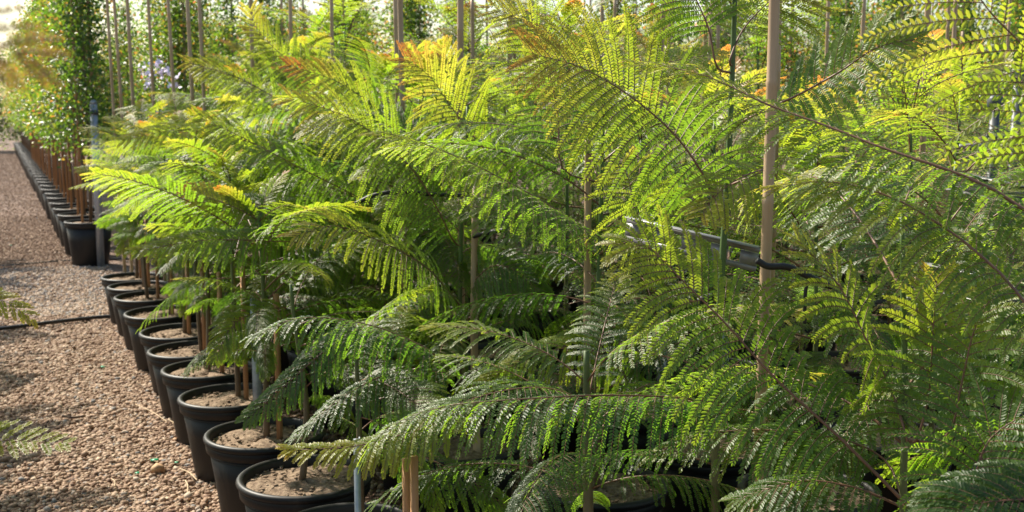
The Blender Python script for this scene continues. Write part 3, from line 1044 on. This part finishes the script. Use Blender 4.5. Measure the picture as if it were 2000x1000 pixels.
# taller trees that close the view far behind
for i in range(11):
    leafy(-5.5 + 1.1 * i, 50 + _rl.uniform(-2, 3), "big leafy tree closing the far end of the gravel path, %s from the left" % ORD[i], soil=-1.6, kind=(0, 3, 2)[i % 3], sc=_rl.uniform(2.1, 2.5), group="big trees at the end of the path")
for i in range(17):
    leafy(6.5 + 1.75 * i, 34 - .45 * i + _rl.uniform(-.8, .8), "pale leafy tree in the farthest line behind the stakes, %s from the left" % ORD[i], soil=-1.0, kind=(0, 2, 1)[i % 3], sc=_rl.uniform(1.6, 1.95), group="farthest trees behind the stakes")

# dry leaves and bits lying on the stones
rng = np.random.default_rng(77)
mb = MB()
nl_ = 700
cx = np.where(rng.random(nl_) < .7, rng.uniform(.35, .95, nl_), rng.uniform(-.1, 2.4, nl_))
cy = rng.uniform(3.6, 10.5, nl_)
cz = rng.uniform(.018, .030, nl_)
c = np.column_stack([cx, cy, cz])
a = rng.uniform(0, 2 * pi, nl_)
ld = nrm(np.column_stack([np.cos(a), np.sin(a), rng.normal(0, .25, nl_)]))
wv = nrm(np.cross(ld, _Z + rng.normal(0, .3, (nl_, 3))))
sz = rng.uniform(.006, .022, nl_)[:, None]
wz = sz * rng.uniform(.12, .4, nl_)[:, None]
vv = np.stack([c, c + ld * sz * .5 + wv * wz + _Z * wz * .4, c + ld * sz, c + ld * sz * .5 - wv * wz], 1)
kk = np.arange(nl_) * 4
mb.add(vv.reshape(-1, 3), np.column_stack([kk, kk + 1, kk + 2, kk + 3]))
o = link("leaf_litter", mb.mesh("leaf_litter", [M_STRAW]))
tag(o, "dry leaflets and straw bits scattered over the gravel", "leaf litter", kind="stuff")

# ------------------------------------------------------------------ left of the path: saplings whose tips reach into the picture
for i, (y, h) in enumerate([(2.3, 1.5), (2.9, 1.7), (3.6, 1.8), (4.3, 1.75), (5.0, 1.7), (6.1, 1.8), (6.9, 1.6), (7.6, 1.75), (9.0, 1.6), (10.2, 1.7), (13.0, 1.9), (14.0, 1.9)]):
    he = []
    if i == 0:
        he = [dict(pts=[(-260, 930, 2.5), (-100, 870, 2.4), (20, 860, 2.35), (128, 868, 2.3)], npairs=20, L=.10, droop=1.0, age=(.55, .72), seed=701, lod=0)]
    if i == 2:
        he = [dict(pts=[(-260, 590, 3.6), (-120, 560, 3.6), (0, 585, 3.6), (66, 625, 3.6)], npairs=20, L=.12, droop=1.6, age=(.5, .68), seed=702)]
    sapling(-.76, y, h, 720 + i, "feathery sapling left of the path, %s from the camera, mostly outside the left edge" % ORD[i], heroes=he, reach=.92, gap=.10)
    pot(-.76, y, "black pot left of the path, %s from the camera, outside the left edge" % ORD[i])
NEARL = sapling(-.42, .45, 1.75, 760, "orange-tipped sapling close to the lens whose frond blurs in at upper left", skip=lambda z, a, k: True, heroes=[
    dict(pts=[(-700, -60, .62), (-350, 0, .64), (-120, 40, .66), (70, 118, .68)], npairs=16, L=.085, nl=12, ll=.010, droop=.9, age=(.80, 1.0), seed=703, join=True, gapk=.8)])
pot(-.42, .45, "black pot beside the camera, outside the left edge")

# ------------------------------------------------------------------ rails, posts, hoses and ties
def slotted_rail(name, a, b_, h=.05, slot=.085, label="", m=M_RAIL):
    """a perforated angle rail from a to b_: two long bands, webs between the slots, a top flange"""
    a, b_ = np.asarray(a, float), np.asarray(b_, float)
    L_ = np.linalg.norm(b_ - a)
    u = (b_ - a) / L_
    sdir = nrm(np.cross(u, _Z))
    n_ = np.cross(sdir, u)
    rot = np.column_stack([u, sdir, n_])
    mb = MB()
    box(mb, a + u * L_ / 2 + n_ * h * .40, (L_, .003, h * .22), rot)
    box(mb, a + u * L_ / 2 - n_ * h * .38, (L_, .003, h * .24), rot)
    box(mb, a + u * L_ / 2 + n_ * (h * .51 + .0025) + sdir * .012, (L_, .028, .003), rot)
    s = 0
    while s < L_:
        box(mb, a + u * min(L_ - .01, s + slot * .3), (slot * .58, .0035, h * .545), rot)
        s += slot
    o = link(name, mb.mesh(name, [m]))
    tag(o, label, "rail")
    return o


slotted_rail("slotted_rail", P(1222, 447, 2.90), P(1480, 508, 2.72), .060, .078, "slotted metal rail ending beside the tall green trunk, dappled with shade")
slotted_rail("slotted_rail", P(998, 262, 6.2), P(1150, 292, 5.3), .045, .12, "pale slotted rail seen between fronds above the centre")


def flat_rail(a, b_, h, label):
    a, b_ = np.asarray(a, float), np.asarray(b_, float)
    L_ = np.linalg.norm(b_ - a)
    u = (b_ - a) / L_
    sdir = nrm(np.cross(u, _Z))
    n_ = np.cross(sdir, u)
    rot = np.column_stack([u, sdir, n_])
    mb = MB()
    box(mb, (a + b_) / 2, (L_, .004, h), rot)
    box(mb, (a + b_) / 2 + n_ * (h / 2 + .0025) + sdir * .015, (L_, .034, .004), rot)
    box(mb, (a + b_) / 2 - n_ * (h / 2 + .0025) + sdir * .015, (L_, .034, .004), rot)
    o = link("metal_rail", mb.mesh("metal_rail", [M_RAIL]))
    return tag(o, label, "rail")


flat_rail(P(1800, 535, 3.1), P(2060, 592, 2.75), .062, "grey metal channel rail behind the lower stems near the right edge")
flat_rail(P(1860, 352, 3.9), P(2060, 392, 3.5), .055, "grey metal rail behind the brown frond stalk at the right edge")

# posts
p = onz(188, 512, 0)
mb = MB()
tube(mb, [(0, 0, 0), (0, 0, 1.66)], .037, 20)
tube(mb, [(0, 0, 1.66), (0, 0, 1.69), (0, 0, 1.705)], [.037, .030, .012], 20)
o = link("steel_post", mb.mesh("steel_post", [M_GALV], True), loc=(p[0] + .015, p[1] - .42, 0))
tag(o, "round grey steel post standing before the first tall pot beyond the break", "post")
mb = MB()
tube(mb, [(0, 0, 1.555), (0, 0, 1.60)], .044, 20)
link("collar", mb.mesh("collar", [M_DGREY], True), o)


def angle_post(px, py0, d, h, w_, label, z=0):
    p = P(px, 500, d)
    mb = MB()
    box(mb, (0, 0, h / 2), (w_, .003, h))
    box(mb, (w_ / 2 - .0015, w_ / 2 + .002, h / 2), (.003, w_, h))
    o = link("steel_angle_post", mb.mesh("steel_angle_post", [M_GALV]), loc=(p[0], p[1], z), rot=(0, 0, -HEAD + .15))
    return tag(o, label, "post")


angle_post(690, 0, 3.12, .67, .019, "slim grey steel angle post rising from the front corner pot", 0)
angle_post(494, 0, 4.75, .83, .036, "flat grey steel post standing between two pots beside the path", 0)
angle_post(1297, 0, 5.3, .70, .05, "short grey post seen in the gap behind the middle saplings", 0)
angle_post(1418, 0, 4.5, .80, .045, "short grey post behind the foot of the tallest sapling", 0)

# wooden stakes in front of the lower middle
for px, d, hh, lb in ((788, 2.84, .70, "left one of two short wooden stakes under the drooping frond"), (804, 2.8, .72, "right one of two short wooden stakes under the drooping frond")):
    p = P(px, 500, d)
    square_stake("pine_stake", p[0], p[1], .2, hh - .2, .017, M_PINE, lb, group="wooden stakes in the path-side pots")
p = P(1150, 500, 2.85)
sapling(p[0], p[1], .98, 790, "low dark feathery sapling with thick brown stem, in shade under the long drooping frond", rad=.018, zlow=.22, gap=.07, reach=.85, skip=lambda z, a, k: k == 'top')
pot(p[0], p[1], "black pot holding the low sapling with thick brown stem")


def hose(name, pts, r_, label, cat, m=M_HOSE, sides=8):
    mb = MB()
    q, _l = spline(pts, max(12, 8 * len(pts)))
    tube(mb, q, r_, sides)
    o = link(name, mb.mesh(name, [m], True))
    return tag(o, label, cat)


A = onz(-200, 655, .03)
hose("hose", [A, onz(-60, 648, .034), onz(40, 637, .036), onz(120, 627, .038), onz(230, 617, .034), onz(330, 620, .015), onz(520, 600, .015)], .015,
     "black irrigation hose lying across the gravel path", "hose")
hose("hose", [onz(-100, 525, .012), onz(20, 518, .012), onz(130, 509, .012), onz(260, 505, .012)], .009, "thin dark hose on the gravel before the far tall pots", "hose")
hose("hose", [onz(780, 900, .05), onz(820, 935, .05), onz(850, 975, .05), onz(890, 1040, .05)], .016, "black pipe on the ground under the long drooping frond", "pipe")
hose("hose", [P(694, 398, 3.95), P(735, 380, 3.95), P(790, 374, 3.97), P(835, 379, 4.0), P(905, 382, 4.08)], .0075, "curved black tube tied between stakes behind the fronds", "tube", M_TIE)
hose("tie", [P(925, 462, 4.05), P(950, 455, 4.0), P(985, 449, 3.95)], .008, "black strap reaching sideways from the stake left of centre", "tie", M_TIE)
hose("tie", [P(1478, 508, 2.38), P(1500, 520, 2.38), P(1540, 522, 2.38), P(1590, 545, 2.38), P(1625, 560, 2.38)], .0075, "thick black tie bar at the thickest bamboo stake", "tie", M_TIE)
hose("tie", [P(1590, 540, 2.38), P(1575, 560, 2.38), P(1572, 600, 2.38), P(1572, 632, 2.38)], .004, "black cord end hanging right of the thickest bamboo stake", "tie", M_TIE)
hose("tie", [P(1365, 590, 2.6), P(1378, 583, 2.6), P(1392, 578, 2.6)], .010, "small black clip among the arching front fronds", "clip", M_TIE)

# grey fittings at the right edge
for px, py, d, hh, lb in ((1945, 186, 5.2, 0, "grey capped post at the upper right, the lower of two"), (1990, 135, 5.4, 0, "grey capped post at the upper right corner, the taller of two")):
    p = P(px, py, d)
    mb = MB()
    tube(mb, [(0, 0, 0), (0, 0, p[2] - .055)], .022, 14)
    o = link("capped_post", mb.mesh("capped_post", [M_DGREY], True), loc=(p[0], p[1], 0))
    tag(o, lb, "post")
    mb = MB()
    tube(mb, [(0, 0, p[2] - .06), (0, 0, p[2] - .05), (0, 0, p[2] - .015), (0, 0, p[2] - .003), (0, 0, p[2])], [.030, .036, .036, .028, .010], 16)
    link("cap", mb.mesh("cap", [M_DGREY], True), o)
hose("pipe_rail", [P(1925, 268, 5.0), P(2000, 270, 4.9), P(2080, 274, 4.8)], .018, "dark grey pipe running sideways below the capped posts", "pipe", M_DGREY, 12)
hose("pipe_rail", [P(1870, 288, 5.1), P(1940, 284, 5.05), P(2080, 288, 4.9)], .014, "mid grey pipe under the dark one at the right edge", "pipe", M_RAIL, 12)

# ------------------------------------------------------------------ flowering plant in the middle distance
rng = np.random.default_rng(8)
p0 = P(305, 215, 9.9)
root = link("flowering_plant", None, loc=(p0[0], p0[1], .33))
tag(root, "slender plant carrying pale lilac blossoms above the saplings, upper left", "plant")
mb = MB()
tube(mb, [(0, 0, 0), (.02, 0, .6), (0, .01, 1.2)], [.010, .008, .005], 6)
mp = MB()
for (px, py, rr_) in ((288, 140, .05), (300, 137, .04), (310, 122, .03), (318, 142, .03), (290, 165, .025), (345, 160, .05), (338, 165, .03), (280, 215, .035), (302, 218, .03), (287, 240, .025), (310, 262, .03), (296, 225, .02), (325, 138, .02)):
    q = P(px, py, 9.9 + rng.uniform(-.1, .1)) - np.array([p0[0], p0[1], .33])
    tube(mb, [(0, .01, 1.05), (q[0] * .5, q[1] * .5, (1.05 + q[2]) / 2), q], [.004, .003, .002], 4)
    for _ in range(16):
        c = q + rng.normal(0, rr_ * .55, 3)
        d = nrm(rng.normal(0, 1, 3))
        s = nrm(np.cross(d, rng.normal(0, 1, 3)))
        z_ = np.cross(d, s)
        r_ = rng.uniform(.014, .026)
        mp.add([c, c + d * r_ + s * r_ * .8, c + d * r_ * 1.9 + z_ * r_ * .4, c + d * r_ - s * r_ * .8], [[0, 1, 2, 3]])
link("stem", mb.mesh("stem", [M_TRUNK], True), root)
link("blossom", mp.mesh("blossom", [M_PETAL]), root)

# ------------------------------------------------------------------ scraps on the gravel
def scrap(px, py, s, label, m, cat="scrap", name="plastic_scrap", flat=.35, seed=0):
    rng = np.random.default_rng(seed)
    p = onz(px, py, .02)
    mb = MB()
    a = np.arange(6) * pi / 3 + rng.uniform(0, 1)
    r_ = s * rng.uniform(.7, 1.2, 6)
    top = np.column_stack([r_ * np.cos(a), r_ * np.sin(a), flat * s * rng.uniform(.6, 1.3, 6)])
    bot = np.column_stack([r_ * 1.1 * np.cos(a), r_ * 1.1 * np.sin(a), np.zeros(6)])
    v = np.concatenate([bot, top, [[0, 0, flat * s * 1.2]], [[0, 0, 0]]])
    k = np.arange(6)
    f = np.concatenate([np.column_stack([k, (k + 1) % 6, 6 + (k + 1) % 6, 6 + k]), np.column_stack([np.full(6, 12), 6 + k, 6 + (k + 1) % 6, 6 + (k + 1) % 6]),
                        np.column_stack([np.full(6, 13), (k + 1) % 6, k, k])])
    mb.add(v, f)
    o = link(name, mb.mesh(name, [m]), loc=(p[0], p[1], .017))
    return tag(o, label, cat)


scrap(302, 898, .017, "largest bright green plastic scrap on the front gravel", M_GREENP, seed=1)
scrap(345, 902, .010, "small green plastic scrap right of the larger one", M_GREENP, seed=2)
scrap(268, 923, .012, "small green plastic scrap nearest the camera on the gravel", M_GREENP, seed=3)
scrap(201, 716, .016, "green plastic scrap halfway up the gravel path", M_GREENP, seed=4)
scrap(21, 479, .016, "green plastic scrap far up the shaded path", M_GREENP, seed=5)
scrap(308, 918, .030, "tan wood chip lying beside the green scraps", M_CHIP, "wood chip", "wood_chip", .9, 6)
scrap(342, 858, .014, "small orange-red chip beside the pots", M_PINE, "wood chip", "wood_chip", .5, 7)
hose("twig", [onz(122, 812, .03), onz(142, 815, .032), onz(163, 813, .03)], .006, "dark brown twig on the front gravel", "twig", M_TWIG, 6)
for k, (a_, b_) in enumerate((((265, 790), (327, 824)), ((352, 915), (385, 938)), ((330, 820), (347, 838)), ((218, 935), (224, 950)), ((362, 938), (366, 962)))):
    q0, q1 = onz(*a_, .03), onz(*b_, .03)
    lb = ["long pale straw on the gravel beside the pots", "pale straw lying nearest the front pots", "short pale straw just right of the long one",
          "short pale straw left of the green scraps", "short upright-lying straw at the lower edge of the gravel"][k]
    hose("straw", [q0, (q0 + q1) / 2 + np.array([.006, .004, .004]), q1], .0028, lb, "straw", M_STRAW, 5)

# grey sticker on the second pot from the camera
mb = MB()
v = []
for z_, r_ in ((.19, .2065), (.265, .2145)):
    for k in range(7):
        a = radians(-150 + k * 3.4)
        v.append((r_ * cos(a), r_ * sin(a), z_))
mb.add(v, [(k, k + 1, k + 8, k + 7) for k in range(6)])
po = [o for o in S.objects if o.name == "plant_pot.001"][0]
st = link("sticker", mb.mesh("sticker", [M_LABEL]), po, rot=(0, 0, -po.rotation_euler[2]))
print("objects:", len(S.objects))
